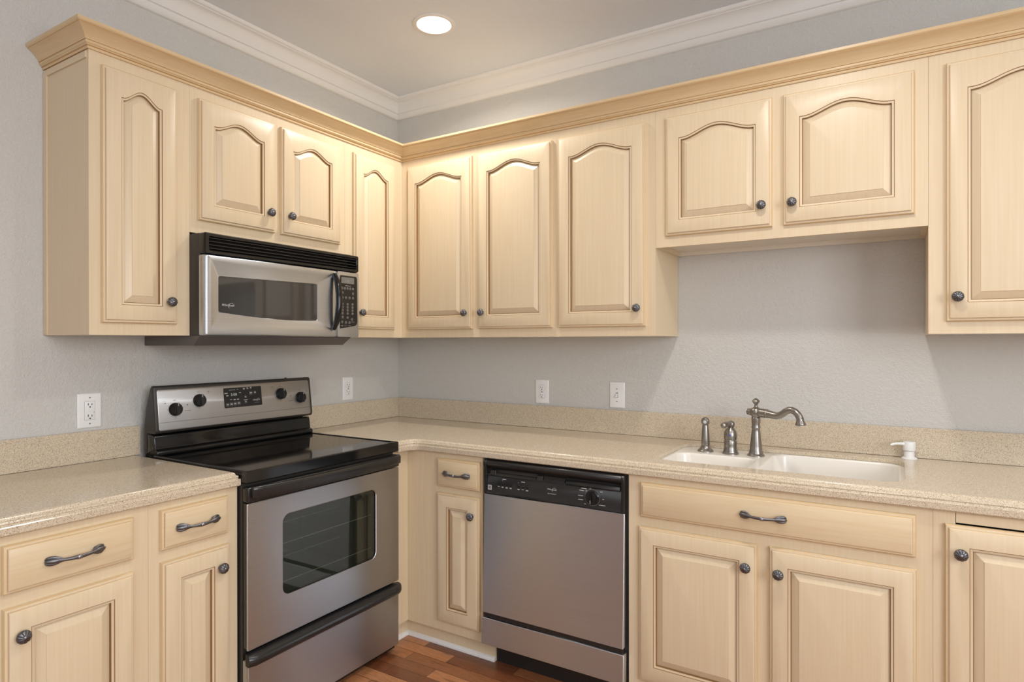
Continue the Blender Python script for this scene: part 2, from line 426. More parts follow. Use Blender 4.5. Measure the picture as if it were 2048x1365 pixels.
# ------------------------------------------------------------------ doors and drawers
NT = 30
def loop_uz(u0, u1, z0, z1, ins, F, w, arch=None):
    """BL, BR, then top edge right to left.  arch=(h, half width, centre)"""
    P = [(u0+ins, z0+ins), (u1-ins, z0+ins)]
    for i in range(NT+1):
        u = (u1-ins)+((u0+ins)-(u1-ins))*i/NT; z = z1-ins
        if arch:
            h, hw, uc = arch; t = min(1, abs(u-uc)/hw/.90)
            z += h*(.5*(1+math.cos(PI*t)))**.88
        P.append((u, z))
    return [F(u, w, z) for u, z in P]
EDGE = [(0, 0, 0), (0, .0095, 0), (.0025, .0125, 3), (.0085, .0135, 0), (.0090, .0155, 2), (.0105, .0190, 0), (.0125, .0200, 0)]
def door(F, u0, u1, z0, z1, w0, parent, arch=True, knob=None):
    b = MB(CREAM, GLAZE, GLAZE2, GLAZE3)
    L = []; mats = []
    for ins, w, m in EDGE: L.append(loop_uz(u0, u1, z0, z1, ins, F, w0+w)); mats.append(m)
    p0, p1, q0 = u0+.0565, u1-.0565, z0+.060
    if arch: q1 = z1-.0917; A = (.0362, (p1-p0)/2, (p0+p1)/2)
    else: q1 = z1-.0590; A = None
    INN = [(0, .0200, 0), (.0010, .0190, 1), (.0020, .0178, 1), (.0060, .0165, 0), (.0082, .0160, 0), (.0086, .0085, 1), (.0106, .0078, 1), (.0114, .0082, 0), (.0335, .0178, 0), (.0341, .0192, 0), (.0354, .0194, 0)]
    for ins, w, m in INN: L.append(loop_uz(p0, p1, q0, q1, ins, F, w0+w, A)); mats.append(m)
    b.loops(L, mats[1:]+[0])
    o = b.build('door', parent, smooth=28)
    if knob: fit(KNOB, 'knob', F, knob[0], w0+.020, knob[1], o)
    return o
def drawer(F, u0, u1, z0, z1, w0, parent, name='drawer', pull=True):
    b = MB(CREAMH, GLAZE, GLAZE2, GLAZE3); L = []; mats = []
    for ins, w, m in EDGE: L.append([F(u, w0+w, z) for u, z in rect(u0+ins, u1-ins, z0+ins, z1-ins)]); mats.append(m)
    b.loops(L, mats[1:]+[0]); o = b.build(name, parent, smooth=28)
    if pull: fit(PULL, 'pull_handle', F, (u0+u1)/2, w0+.020, (z0+z1)/2, o)
    return o
def frame(F, u0, u1, z0, z1, w1, openings, parent, extra=None):
    """face frame with openings, 19 mm thick"""
    b = MB(CREAM)
    rings = [rect(u0, u1, z0, z1)]+[rect(*o) for o in openings]
    b.poly_holes(F, rings, w1); b.poly_holes(F, rings, w1-.019)
    for r in rings:
        b.loops([[F(a, w1-.019, c) for a, c in r], [F(a, w1, c) for a, c in r]], 0, False, False)
    return b.build('face_frame', parent, smooth=0)

DZT, DZB, DZM, DZS = 2.2747, 1.4253, 1.8181, 1.7914
def wall_cabinet(F, u0, u1, z0, label, doors, group='cream wall cabinets', end_panel=None, recess=0):
    root = thing('wall_cabinet', label, 'cabinet', F((u0+u1)/2, D0/2, z0), group)
    g_ = .0003
    b = MB(CREAM, MELAMINE)
    w1 = D0-.0195; zt = ZT+.06
    b.box(F, u0+g_, u0+.016, .002, w1, z0, zt); b.box(F, u1-.016, u1-g_, .002, w1, z0, zt)
    b.box(F, u0+.016, u1-.016, .002, w1, z0+recess, z0+recess+.016, 1)
    if recess: b.box(F, u0+.016, u1-.016, .002, .020, z0+.001, z0+recess, 1)
    b.box(F, u0+.016, u1-.016, .002, .010, z0+recess+.016, zt); b.box(F, u0+.016, u1-.016, .010, w1, zt-.016, zt)
    b.build('carcass', root, smooth=0)
    ops = []
    for d in doors:
        ops.append((d[0]+.012, d[1]-.012, d[2]+.012, d[3]-.012))
    frame(F, u0+g_, u1-g_, z0, zt, D0, ops, root)
    for d in doors: door(F, d[0], d[1], d[2], d[3], D0+.0005, root, True, d[4])
    if end_panel: end_panel(F, u1, z0, root)
    return root
def ep(F, u, z0, root):
    b = MB(CREAM, GLAZE2)
    b.box(F, u-.001, u+.004, .002, .030, z0+.001, ZT-.004); b.box(F, u-.001, u+.004, .030, D0-.012, ZT-.026, ZT-.004)
    b.box(F, u-.0005, u+.0012, .030, .0325, z0+.002, ZT-.026, 1); b.box(F, u-.0005, u+.0012, .0325, D0-.012, ZT-.0285, ZT-.026, 1)
    b.build('end_trim', root, bevel=.0008, seg=1, smooth=0)
wall_cabinet(FL, 1.4858, 1.8253, ZB, 'tall narrow one-door cream wall cabinet left of the microwave, with exposed side panel', [(1.5394, 1.7901, DZB, DZT, (1.5720, 1.5036))], end_panel=ep)
wall_cabinet(FL, .7211, 1.4858, 1.7690, 'short two-door cream wall cabinet directly above the microwave', [(1.1195, 1.4564, DZM, DZT, (1.1550, 1.8965)), (.7580, 1.0889, DZM, DZT, (1.0515, 1.8985))])
wall_cabinet(FL, .3165, .7211, ZB, 'narrow one-door cream wall cabinet between the microwave and the room corner', [(.3864, .6735, DZB, DZT, (.6390, 1.5042))])
wall_cabinet(FB, .0010, 1.6982, ZB, 'tall three-door cream wall cabinet on the back wall right of the corner', [(.3629, .7760, DZB, DZT, (.7430, 1.5035)), (.8115, 1.2195, DZB, DZT, (.8430, 1.5032)), (1.2495, 1.6577, DZB, DZT, (1.6270, 1.5010))])
wall_cabinet(FB, 1.6982, 2.6387, ZS, 'short two-door cream wall cabinet above the sink', [(1.7435, 2.1514, DZS, DZT, (2.1165, 1.8715)), (2.1896, 2.5995, DZS, DZT, (2.2220, 1.8700))], recess=.018)
wall_cabinet(FB, 2.6387, 3.15, ZB, 'tall cream wall cabinet at the right edge of the photo, cut by the frame', [(2.6877, 3.100, DZB, DZT, (2.7170, 1.5046))])

# cabinet crown moulding
cc = [(0.0006, 2.3137), (.0045, 2.3137), (.0055, 2.3160), (.0055, 2.3215), (.0090, 2.3240), (.0100, 2.3265), (.0140, 2.3290), (.0150, 2.3330), (.0140, 2.3370),
      (.0165, 2.3380), (.0195, 2.3450), (.0255, 2.3535), (.0340, 2.3620), (.0430, 2.3690), (.0490, 2.3720), (.0495, 2.3745), (.0530, 2.3765), (.0545, 2.3790), (.0545, 2.3880), (.0400, 2.3885), (.0006, 2.3740)]
mm = [1, 0, 0, 1, 0, 0, 0, 0, 1, 0, 0, 0, 0, 0, 1, 0, 0, 0, 0, 0, 0]
b = MB(CREAMC, GLAZE2)
sweep(b, [(.002, -1.8253), (D0, -1.8253), (D0, -D0), (3.15, -D0)], cc, mm)
tag(b.build('cabinet_crown_molding', smooth=30), 'cream crown molding running along the tops of all wall cabinets', 'molding')

# ------------------------------------------------------------------ base cabinets
BZT, BZD, BZU, BZB = .8461, .7229, .6860, .1247
def base_cabinet(F, u0, u1, label, parts, group='cream base cabinets', toe0=None, toe1=None, frame_holes=None, name='base_cabinet'):
    root = thing(name, label, 'cabinet', F((u0+u1)/2, DB/2, 0), group); g_ = .0003
    b = MB(CREAM)
    w1 = DB-.0195; zt = ZCB-.001
    b.box(F, u0+g_, u0+.016, .002, w1, TOE, zt); b.box(F, u1-.016, u1-g_, .002, w1, TOE, zt)
    b.box(F, u0+.016, u1-.016, .002, w1, TOE, TOE+.016); b.box(F, u0+.016, u1-.016, .002, .010, TOE+.016, zt)
    b.build('carcass', root, smooth=0)
    MB(CREAM).box(F, (toe0 or u0)+g_, (toe1 or u1)-g_, .57, .605, .0005, TOE-.0005).build('toe_kick', root, smooth=0)
    ops = frame_holes or [(d[1]+.012, d[2]-.012, d[3]+.012, d[4]-.012) for d in parts]
    frame(F, u0+g_, u1-g_, TOE, zt, DB, ops, root)
    for d in parts:
        if d[0] == 'door': door(F, d[1], d[2], d[3], d[4], DB+.0005, root, False, d[5])
        else: drawer(F, d[1], d[2], d[3], d[4], DB+.0005, root)
    return root
base_cabinet(FL, 1.5100, 1.8079, 'narrow cream base cabinet with one drawer and door, immediately left of the stove', [('drawer', 1.5512, 1.7760, BZD, BZT), ('door', 1.5476, 1.7739, BZB, BZU, (1.5850, .6175))])
base_cabinet(FL, 1.8079, 2.2400, 'wider cream base cabinet with drawer over door at the bottom left edge of the photo', [('drawer', 1.8555, 2.1709, BZD, BZT), ('door', 1.8545, 2.1695, BZB, BZU, (2.1360, .6138))])
r = base_cabinet(FB, .6306, 1.0486, 'slim cream corner base cabinet with small drawer and narrow door, between stove and dishwasher', [('drawer', .8125, 1.0434-.004, BZD, BZT), ('door', .8113, 1.0380, BZB, .6948, (1.0065, .6168))], toe0=.5700, toe1=1.0940, name='corner_base_cabinet')
b = MB(CREAM)
b.box(FW, .6116, .6300, -.7475, -DB-.0005, TOE, ZCB-.001); b.box(FW, .57, .605, -.7475, -.6060, .0005, TOE-.0005); b.box(FW, .57, .6300, -DB-.0005, -DB+.0190, TOE, ZCB-.001)
b.build('corner_filler', r, smooth=0)
base_cabinet(FB, 1.7026, 2.6385, 'wide cream sink base cabinet with a long drawer front over two doors', [('drawer', 1.7525, 2.5972, .7225, BZT), ('door', 1.7457, 2.1558, BZB, BZU, (2.1215, .6100)), ('door', 2.1924, 2.5982, BZB, BZU, (2.2225, .6066))])
r = base_cabinet(FB, 2.6385, 3.15, 'cream base cabinet at the lower right edge with one full-height door', [('door', 2.6670, 3.100, BZB, .8330, (2.7030, .7562))], frame_holes=[(2.6924, 3.09, .137, .8660)])
MB(CREAM).box(FB, 2.6940, 3.088, DB-.012, DB-.001, .8375, .8655).build('filler_rail', r, smooth=0)

# ------------------------------------------------------------------ worktops
CPROF = [(.004, ZCB), (0, .8745), (0, .8925), (.0015, .8950), (.0060, .8958), (.0066, .8985), (.0050, .9025), (.0066, .9065), (.0115, .9080), (.0122, .9115), (.0145, .9155), (.0185, .9180), (.0225, ZCT)]
ZU = .9045
def inset(poly, d):
    n = len(poly); out = []
    for i in range(n):
        p = Vector(poly[i]); a = (p-Vector(poly[i-1])).normalized(); c = (Vector(poly[(i+1) % n])-p).normalized()
        n0 = Vector((-a.y, a.x)); n1 = Vector((-c.y, c.x)); bb = (n0+n1).normalized(); bb = bb/max(.3, bb.dot(n0))
        out.append((p.x+bb.x*d, p.y+bb.y*d))
    return out
def worktop(root, poly, hole=None):
    b = MB(STONE)
    L = [[Vector((x, y, z)) for x, y in inset(poly, o)] for o, z in CPROF]
    Lin = [[Vector((x, y, z)) for x, y in inset(poly, .035)] for z in (ZU, ZCB)]
    b.loops([Lin[0], Lin[1]]+L, 0, False, False)
    top = inset(poly, CPROF[-1][0]); und = inset(poly, .035)
    rings = [top]+([hole] if hole else [])
    b.poly_holes(FW, rings, ZCT, 0, 'xy'); b.poly_holes(FW, [und]+([hole] if hole else []), ZU, 0, 'xy')
    if hole:
        b.loops([[Vector((x, y, z)) for x, y in hole] for z in (ZU, ZCT-.002)]+[[Vector((x, y, ZCT)) for x, y in hole]], 0, False, False)
    return b.build('worktop', root, smooth=30)
XE = 3.16
arc = [(.677+.050-.050*math.cos(t), -.652-.050+.050*math.sin(t)) for t in [PI/2*k/10 for k in range(11)]]
polyR = [(.0015, -.0015), (.0015, -.7475), (.677, -.7475)]+arc+[(XE, -.652), (XE, -.0015)]
hole = rrect(1.765, 2.572, -.550, -.096, .075, 10)
rt_ = thing('countertop', 'long L-shaped speckled tan countertop with cut-out for the sink', 'countertop', (1.6, -.3, ZCB), 'speckled countertops')
worktop(rt_, polyR, hole)
b = MB(STONE); b.box(FW, .0015, .0205, -.7460, -.0205, ZCT+.0003, 1.0325); b.build('backsplash', rt_, bevel=.0015, smooth=0)
b = MB(STONE); b.box(FW, .0015, XE, -.0205, -.0015, ZCT+.0003, 1.0325); b.build('backsplash', rt_, bevel=.0015, smooth=0)
rl_ = thing('countertop', 'short speckled tan countertop left of the stove', 'countertop', (.33, -1.88, ZCB), 'speckled countertops')
worktop(rl_, [(.0015, -1.5085), (.0015, -2.25), (.652, -2.25), (.652, -1.5085)])
b = MB(STONE); b.box(FW, .0015, .0205, -2.25, -1.5085, ZCT+.0003, 1.0325); b.build('backsplash', rl_, bevel=.0015, smooth=0)

# ------------------------------------------------------------------ sink
ZD = ZU-.0008
sk = thing('kitchen_sink', 'white double-bowl kitchen sink set under the countertop', 'sink', (2.17, -.32, .70))
bowls = [(1.778, 2.092, -.538, -.262, .055, .13), (2.124, 2.560, -.540, -.108, .065, .19)]
b = MB(SINKW)
b.poly_holes(FW, [rrect(1.745, 2.592, -.568, -.078, .08, 10)]+[rrect(x0, x1, y0, y1, r, 10) for x0, x1, y0, y1, r, dp in bowls], ZD, 0, 'xy')
b.build('sink_deck', sk, smooth=0)
for x0, x1, y0, y1, r, dp in bowls:
    b = MB(SINKW); L = []
    for o, z in ((0, 0), (.002, -.0008), (.0045, -.003), (.006, -.008), (.010, -dp*.5), (.016, -dp+.045), (.024, -dp+.020), (.040, -dp+.006), (.060, -dp)):
        L.append([Vector((x, y, ZD+z)) for x, y in rrect(x0+o, x1-o, y0+o, y1-o, max(.02, r-o*.4), 10)])
    b.loops(L, 0, False, True); o = b.build('bowl', sk, smooth=60)
    MB(NICKEL).lathe([(.042, 0), (.042, .002), (.030, .003), (.026, .0012), (0, .0008)], ((x0+x1)/2, (y0+y1)/2+.03, ZD-dp+.0003), (0, 0, 1), 32).build('drain', sk)

# faucet set
fx, fy = 2.0692, -.1945
fc = thing('faucet', 'brushed nickel faucet with a curved spout over the sink', 'faucet', (fx, fy, ZD))
MB(NICKEL).lathe([(.033, .0002), (.033, .004), (.030, .007), (.0265, .010), (.0255, .015), (.0255, .018), (.0235, .022), (.0225, .040), (.0195, .070), (.0170, .095), (.0150, .106), (.0160, .110), (.0172, .1115), (.0172, .116), (.0160, .118), (.0155, .122), (.0165, .135), (.0175, .145), (.0175, .152), (.0150, .155)], (fx, fy, ZD), (0, 0, 1), 40).build('body', fc)
MB(NICKEL).lathe([(.0140, .153), (.0165, .157), (.0215, .164), (.0235, .173), (.0225, .182), (.0185, .189), (.0110, .193), (.0070, .196), (.0060, .203), (.0070, .205), (.0125, .214), (.0150, .2185), (.0125, .223), (.0060, .228), (.0025, .230), (0, .231)], (fx, fy, ZD), (0, 0, 1), 40).build('hub_finial', fc)
sd = Vector((.892, -.452, 0)); hz = ZD+.173
C0 = Vector((fx, fy, hz))
b = MB(NICKEL); b.lathe([(.012, .018), (.014, .022), (.0145, .026), (.0120, .029), (.0125, .032), (.0130, .036), (.0090, .040), (0, .042)], C0, -sd, 28); b.build('hub_cap', fc)
b = MB(NICKEL)
b.lathe([(.0165, .016), (.0180, .022), (.0180, .026), (.0168, .028), (.0178, .034), (.0172, .044), (.0158, .0470), (.0168, .0490), (.0168, .0530), (.0150, .0550)], C0, sd, 32)
sp = [(.045, .000, .0145), (.060, -.001, .0135), (.078, -.0035, .0125), (.094, -.0045, .0120), (.108, -.001, .0118), (.120, .006, .0116), (.133, .0160, .0116), (.147, .0225, .0116), (.161, .0230, .0116), (.174, .0175, .0116), (.184, .0090, .0116), (.190, -.0005, .0118), (.1925, -.0065, .0120)]
b.tube([C0+sd*a+Vector((0, 0, z)) for a, z, r in sp], [r*1.12 for a, z, r in sp], 20)
b.build('spout', fc, smooth=60)
tip = C0+sd*.1925+Vector((0, 0, -.0045))
MB(NICKEL, SLOT).lathe([(.0125, 0), (.0135, .002), (.0130, .005), (.0150, .012), (.0190, .020), (.0195, .024), (.0165, .0265), (.0155, .028), (.0115, .028), (.0110, .025), (0, .025)], tip, (sd*.12-Vector((0, 0, 1))), 32, [0]*8+[1, 1]).build('aerator', fc)
hx, hy = 1.9721, -.2007
hd = thing('faucet_control', 'stubby brushed nickel faucet control with a side lever and blue emblem', 'faucet control', (hx, hy, ZD))
MB(NICKEL).lathe([(0.0325, .0002), (0.0325, .004), (0.0290, .007), (0.0286, .010), (0.0274, .014), (0.0252, .020), (0.0246, .035), (0.0258, .050), (0.0241, .055), (0.0230, .0565), (0.0230, .0590), (0.0252, .0605), (0.0260, .068), (0.0260, .080), (0.0230, .092), (0.0179, .100), (0.0123, .106), (0.0095, .110), (0, .111)], (hx, hy, ZD), (0, 0, 1), 40).build('body', hd)
b = MB(NICKEL)
ld = Vector((-.35, -.94, 0)); c0 = Vector((hx+.002, hy, ZD+.108))
b.lathe([(0, -.006), (.0105, .000), (.0150, .009), (.0155, .015), (.0125, .022), (.0060, .0265), (0, .0275)], c0, (0, 0, 1), 28)
b.tube([c0+ld*a+Vector((0, 0, z)) for a, z in ((.004, .014), (.016, .015), (.030, .014), (.045, .012), (.056, .010), (.062, .009))], [.0115, .0105, .0105, .0125, .0110, .004], 16)
b.build('lever', hd, smooth=60)
vd = Vector((.47, -.88, 0)).normalized()
b = MB(BLUE); b.lathe([(.0048, .0), (.0044, .0012), (0, .0016)], Vector((hx, hy, ZD+.078))+Vector((.12, -.99, 0)).normalized()*.0255, Vector((.12, -.99, .1)), 18); b.build('emblem', hd)
sx_, sy_ = 1.8701, -.1941
sr = thing('side_sprayer', 'brushed nickel side sprayer standing left of the faucet handle', 'sprayer', (sx_, sy_, ZD))
MB(NICKEL).lathe([(.0320, .0002), (.0320, .004), (.0285, .008), (.0230, .012), (.0200, .016), (.0190, .022), (.0165, .024)], (sx_, sy_, ZD), (0, 0, 1), 36).build('base_flange', sr)
b = MB(NICKEL); b.lathe([(.0160, .0242), (.0175, .030), (.0170, .050), (.0150, .085), (.0130, .105), (.0120, .112), (.0125, .116), (0, .117)], (sx_, sy_, ZD), (0, 0, 1), 32)
b.build('wand', sr)
pc = Vector((sx_, sy_, ZD+.126)); pd = Vector((.10, -.97, -.16)).normalized()
b = MB(NICKEL, LCD, LETTER); b.lathe([(0, -.019), (.009, -.017), (.0145, -.010), (.0172, 0), (.0170, .008), (.0150, .014), (.0135, .016), (.0125, .0165), (.0120, .0150), (.0070, .0152), (.0065, .0165), (0, .0168)], pc, pd, 32, [0]*8+[1, 2, 2]); b.build('spray_head', sr, smooth=50)

# soap dispenser
px_, py_ = 2.588, -.052
so = thing('soap_dispenser', 'small white soap dispenser pump on the countertop right of the sink', 'soap dispenser', (px_, py_, ZCT))
MB(PLASTIC).lathe([(.0265, .0003), (.0265, .003), (.0220, .006), (.0180, .0075), (.0175, .016), (.0170, .030), (.0150, .031)], (px_, py_, ZCT), (0, 0, 1), 32).build('base', so)
MB(PLASTIC).lathe([(.0150, .0312), (.0205, .0320), (.0212, .034), (.0212, .058), (.0205, .0625), (.0180, .0650), (0, .0655)], (px_, py_, ZCT), (0, 0, 1), 32).build('pump_head', so)
nd = Vector((-.88, -.47, 0)).normalized(); nc = Vector((px_, py_, ZCT+.055))
MB(PLASTIC).tube([nc+nd*a+Vector((0, 0, z)) for a, z in ((.018, .001), (.035, .002), (.050, .0015), (.062, -.001), (.068, -.004))], [.0062, .0052, .0048, .0042, .0036], 14).build('nozzle', so, smooth=60)

# ------------------------------------------------------------------ wall plates
def plate(name, F, u, z, w, h, label, cat, kind):
    root = thing(name, label, cat, F(u, 0, z-h/2), 'white wall plates')
    b = MB(PLASTIC); L = []
    for o, d in ((0, .0008), (0, .003), (.002, .0052), (.0045, .006)):
        L.append([F(a, d, c) for a, c in rrect(u-w/2+o, u+w/2-o, z-h/2+o, z+h/2-o, .003, 3)])
    b.loops(L); b.build('plate', root, smooth=40)
    s = 1 if F is FB else -1
    def slots(uc, zc, b):
        for k, hh in ((-1, .0085), (1, .0070)):
            b.box(F, uc+s*k*.0063-.0011, uc+s*k*.0063+.0011, .0079, .0084, zc+.002-.0045, zc+.002-.0045+hh)
        b.lathe([(.0027, 0), (.0027, .0005)], F(uc, .0079, zc-.0085), F(0, 1, 0)-F(0, 0, 0), 12)
    sc = MB(NICKEL) if kind != 'gfci' else MB(SLOT)
    if kind == 'gfci':
        MB(PLASTIC).loops([[F(a, d, c) for a, c in rrect(u-.0170+o, u+.0170-o, z-.0345+o, z+.0345-o, .002, 3)] for o, d in ((0, .0061), (0, .0072), (.0008, .0078))]).build('receptacle', root, smooth=40)
        b = MB(LETTERG); b.loops([[F(a, .0062, c) for a, c in rrect(u-.0178, u+.0178, z-.0353, z+.0353, .0025, 3)], [F(a, .0062, c) for a, c in rrect(u-.0169, u+.0169, z-.0344, z+.0344, .002, 3)]], 0, False, False); b.build('gap_line', root, smooth=0)
        b = MB(SLOT); slots(u, z+.022, b); slots(u, z-.020, b); b.lathe([(.0013, 0), (.0013, .0005)], F(u+s*.0135, .0079, z-.006), F(0, 1, 0)-F(0, 0, 0), 10); b.build('slots', root, smooth=0)
        b = MB(PLASTIC, LETTERG)
        for dz in (-.0025, .0025): b.box(F, u-.0062, u+.0062, .0079, .0088, z+.001+dz-.0020, z+.001+dz+.0020)
        b.build('test_buttons', root, bevel=.0004, seg=1, smooth=0)
        sz = .048
    elif kind == 'duplex':
        for q in (1, -1):
            zc = z+q*.0195
            MB(PLASTIC).loops([[F(a, d, c) for a, c in rrect(u-.0168+o, u+.0168-o, zc-.0145+o, zc+.0145-o, .010, 5)] for o, d in ((0, .0061), (0, .0073), (.001, .0078))]).build('receptacle', root, smooth=40)
            b = MB(SLOT); slots(u, zc+.001, b); b.build('slots', root, smooth=0)
            b = MB(LETTERG); b.loops([[F(a, .0062, c) for a, c in rrect(u-.0177, u+.0177, zc-.0154, zc+.0154, .0108, 5)], [F(a, .0062, c) for a, c in rrect(u-.0167, u+.0167, zc-.0144, zc+.0144, .010, 5)]], 0, False, False); b.build('gap_line', root, smooth=0)
        sz = 0
    else:
        MB(SLOT).box(F, u-.0052, u+.0052, .0059, .0064, z-.0120, z+.0120).build('switch_slot', root, smooth=0)
        b = MB(PLASTIC); b.loops([[F(a, .0065, c) for a, c in rect(u-.0042, u+.0042, z-.0100, z+.0100)], [F(a, .0200, c) for a, c in rect(u-.0036, u+.0036, z-.0100, z-.0030)]]); b.build('toggle', root, bevel=.0008, seg=1, smooth=0)
        sz = .030
    for q in ((1, -1) if sz else (0,)):
        sc2 = MB(LETTERG); sc2.lathe([(.0028, 0), (.0028, .0008), (.0015, .0012), (0, .0012)], F(u, .0060, z+q*sz), F(0, 1, 0)-F(0, 0, 0), 14); sc2.build('screw', root)
    return root
plate('power_outlet', FL, 1.6830, 1.1070, .0810, .1270, 'large white GFCI outlet on the left wall, left of the stove', 'outlet', 'gfci')
plate('power_outlet', FL, .4036, 1.1081, .0740, .1250, 'white duplex outlet on the left wall between stove and corner', 'outlet', 'duplex')
plate('power_outlet', FB, .9886, 1.1040, .0770, .1210, 'white duplex outlet on the back wall under the three-door cabinet', 'outlet', 'duplex')
plate('light_switch', FB, 1.4012, 1.1035, .0765, .1230, 'white toggle switch plate on the back wall left of the sink', 'light switch', 'switch')

# ------------------------------------------------------------------ maker's mark: lettering with a ring swoosh
def logo(b, F, u, z, w, size, m, sx):
    b.text('Whirlpool', size, F, u, z, w, m, sx, .25)
    P = []; n = 26
    for k in range(n+1):
        t = -.4+2*PI*.86*k/n
        P.append(F(u+sx*size*(.95+.80*math.cos(t)*.9+.35*math.sin(t)), w, z+size*(.25+.78*math.sin(t))))
    ofs = F(0, .0002, 0)-F(0, 0, 0)
    L1 = [p for p in P]; 
    vs = []
    for i, p in enumerate(P):
        t = (P[min(i+1, n)]-P[max(i-1, 0)]).normalized(); nn = t.cross(ofs.normalized())
        r = size*.045*math.sin(PI*(.12+.8*i/n))
        vs += [p+nn*r+ofs, p-nn*r+ofs]
    b.add(vs, [(2*i, 2*i+1, 2*i+3, 2*i+2) for i in range(n)], m)
def dashes(b, F, u, z, w, wid, hgt, m, lines=1):
    hgt *= .8
    for k in range(lines):
        b.add([F(u-wid/2, w, z-k*hgt*1.7-hgt/2), F(u+wid/2, w, z-k*hgt*1.7-hgt/2), F(u+wid/2, w, z-k*hgt*1.7+hgt/2), F(u-wid/2, w, z-k*hgt*1.7+hgt/2)], [(0, 1, 2, 3)], m)
def ringf(b, F, u, z, w, r0, r1, m, n=20, el=1):
    L = [[F(u+r*math.cos(2*PI*k/n)*el, w, z+r*math.sin(2*PI*k/n)) for k in range(n)] for r in (r0, r1)]
    b.loops(L, m, False, False)

# ------------------------------------------------------------------ microwave
mwv = thing('microwave', 'over-the-range stainless microwave with black vent grille and curved handle', 'microwave', FL(1.1035, .2, 1.347))
UL, UR, WF, WC = 1.4850, .7215, .410, .374
MB(CHAR).box(FL, UR+.003, UL, .004, WC, 1.3840, 1.7610).build('case', mwv, bevel=.002, smooth=30)
b = MB(CHARL); L = []
for z, w, i in ((1.3836, .372, .004), (1.3800, .372, .006), (1.3480, .338, .020), (1.3470, .330, .024)):
    L.append([FL(u, ww, z) for u, ww in ((UR+.012+i, .004), (UL-.002, .004), (UL-.002, w), (UR+.012+i, w))])
b.loops(L); b.build('vent_hood', mwv, smooth=0)
# grille
b = MB(BLACK, BLACKM)
o0 = rrect(UR, UL, 1.6835, 1.7620, .008, 4); h0 = rrect(.733, 1.469, 1.6955, 1.7495, .009, 4)
b.loops([[FL(a, WC+.0005, c) for a, c in o0], [FL(a, WF-.006, c) for a, c in o0], [FL(a, WF, c) for a, c in rrect(UR+.004, UL-.004, 1.6865, 1.7585, .006, 4)],
         [FL(a, WF, c) for a, c in h0], [FL(a, WF-.003, c) for a, c in rrect(.735, 1.467, 1.6975, 1.7475, .008, 4)], [FL(a, WC+.004, c) for a, c in rrect(.735, 1.467, 1.6975, 1.7475, .008, 4)]], 0)
gr = b.build('vent_grille', mwv, smooth=30)
for k in range(4):
    z = 1.7020+.0128*k
    b = MB(LOUV); b.loops([[FL(u, WF-.005, z+.0015), FL(u, WF-.003, z+.0035), FL(u, WF-.028, z+.0085), FL(u, WF-.030, z+.0065)] for u in (.736, 1.466)]); b.build('louvre', gr, smooth=0)
# door: rim, sloping inner face, window with a bowed lower edge
US = .8535
def win(o, w, n=14):
    u0, u1, zb0, zb1, zt0, zt1 = .9555-o, 1.4220+o, 1.4545-o, 1.4715-o, 1.6125+o, 1.6060+o
    P = []; r = .008
    for k in range(5): t = PI/2*(1-k/4); P.append((u0+r-r*math.cos(PI/2-t) , zt0-r+r*math.sin(t)))
    P2 = []
    # right-top (u0), going down, bottom bow, up the left side (u1), back along the top
    for k in range(5):
        t = PI/2*k/4; P2.append((u0+r-r*math.sin(t), zt0-r+r*math.cos(t)))
    for k in range(5):
        t = PI/2*k/4; P2.append((u0+r-r*math.cos(t), zb0+r-r*math.sin(t)))
    for k in range(1, n):
        s = k/n; P2.append((u0+r+(u1-u0-2*r)*s, zb0+(zb1-zb0)*s-.0085*math.sin(PI*s)*1.0))
    for k in range(5):
        t = PI/2*k/4; P2.append((u1-r+r*math.sin(t), zb1+r-r*math.cos(t)))
    for k in range(5):
        t = PI/2*k/4; P2.append((u1-r+r*math.cos(t), zt1-r+r*math.sin(t)))
    return [FL(a, w, c) for a, c in P2]
n_b = 14
def rimloop(u0, u1, z0, z1, w):
    """rectangle with the same vertex order and count as win()"""
    P = []; r = .006
    for k in range(5):
        t = PI/2*k/4; P.append((u0+r-r*math.sin(t), z1-r+r*math.cos(t)))
    for k in range(5):
        t = PI/2*k/4; P.append((u0+r-r*math.cos(t), z0+r-r*math.sin(t)))
    for k in range(1, n_b): P.append((u0+r+(u1-u0-2*r)*k/n_b, z0))
    for k in range(5):
        t = PI/2*k/4; P.append((u1-r+r*math.sin(t), z0+r-r*math.cos(t)))
    for k in range(5):
        t = PI/2*k/4; P.append((u1-r+r*math.cos(t), z1-r+r*math.sin(t)))
    return [FL(a, w, c) for a, c in P]
b = MB(STEEL)
z0, z1 = 1.3840, 1.6815
b.loops([rimloop(US, UL, z0, z1, WC+.0006), rimloop(US, UL, z0, z1, WF-.014), rimloop(US+.0008, UL-.0012, z0+.0006, z1-.0006, WF-.0085), rimloop(US+.002, UL-.004, z0+.002, z1-.0015, WF-.0040), rimloop(US+.004, UL-.0085, z0+.004, z1-.003, WF-.0012), rimloop(US+.006, UL-.014, z0+.007, z1-.005, WF),
         rimloop(US+.030, UL-.024, z0+.030, z1-.020, WF-.0005), rimloop(US+.036, UL-.030, z0+.036, z1-.026, WF-.0025), win(.004, WF-.0135), win(.0015, WF-.0135), win(0, WF-.0160)], 0, True, False)
dr = b.build('door', mwv, smooth=38)
b = MB(SMOKE); L = win(-.0002, WF-.0158); b.add(L, [tuple(range(len(L)))]); b.build('window', dr, smooth=0)
b = MB(LETTER); logo(b, FL, 1.3830, 1.4960, WF-.0152, .0125, 0, -1); b.build('logo', dr, smooth=0)
b = MB(BLACK); P = []; R = []
for k in range(21):
    t = -1+2*k/20; P.append(FL(.8775-.002*t-.004*(1-t*t), WF+.004+.029*(1-t*t)**.8, 1.5415+.1235*t)); R.append(.0095+.0055*(1-abs(t)**3))
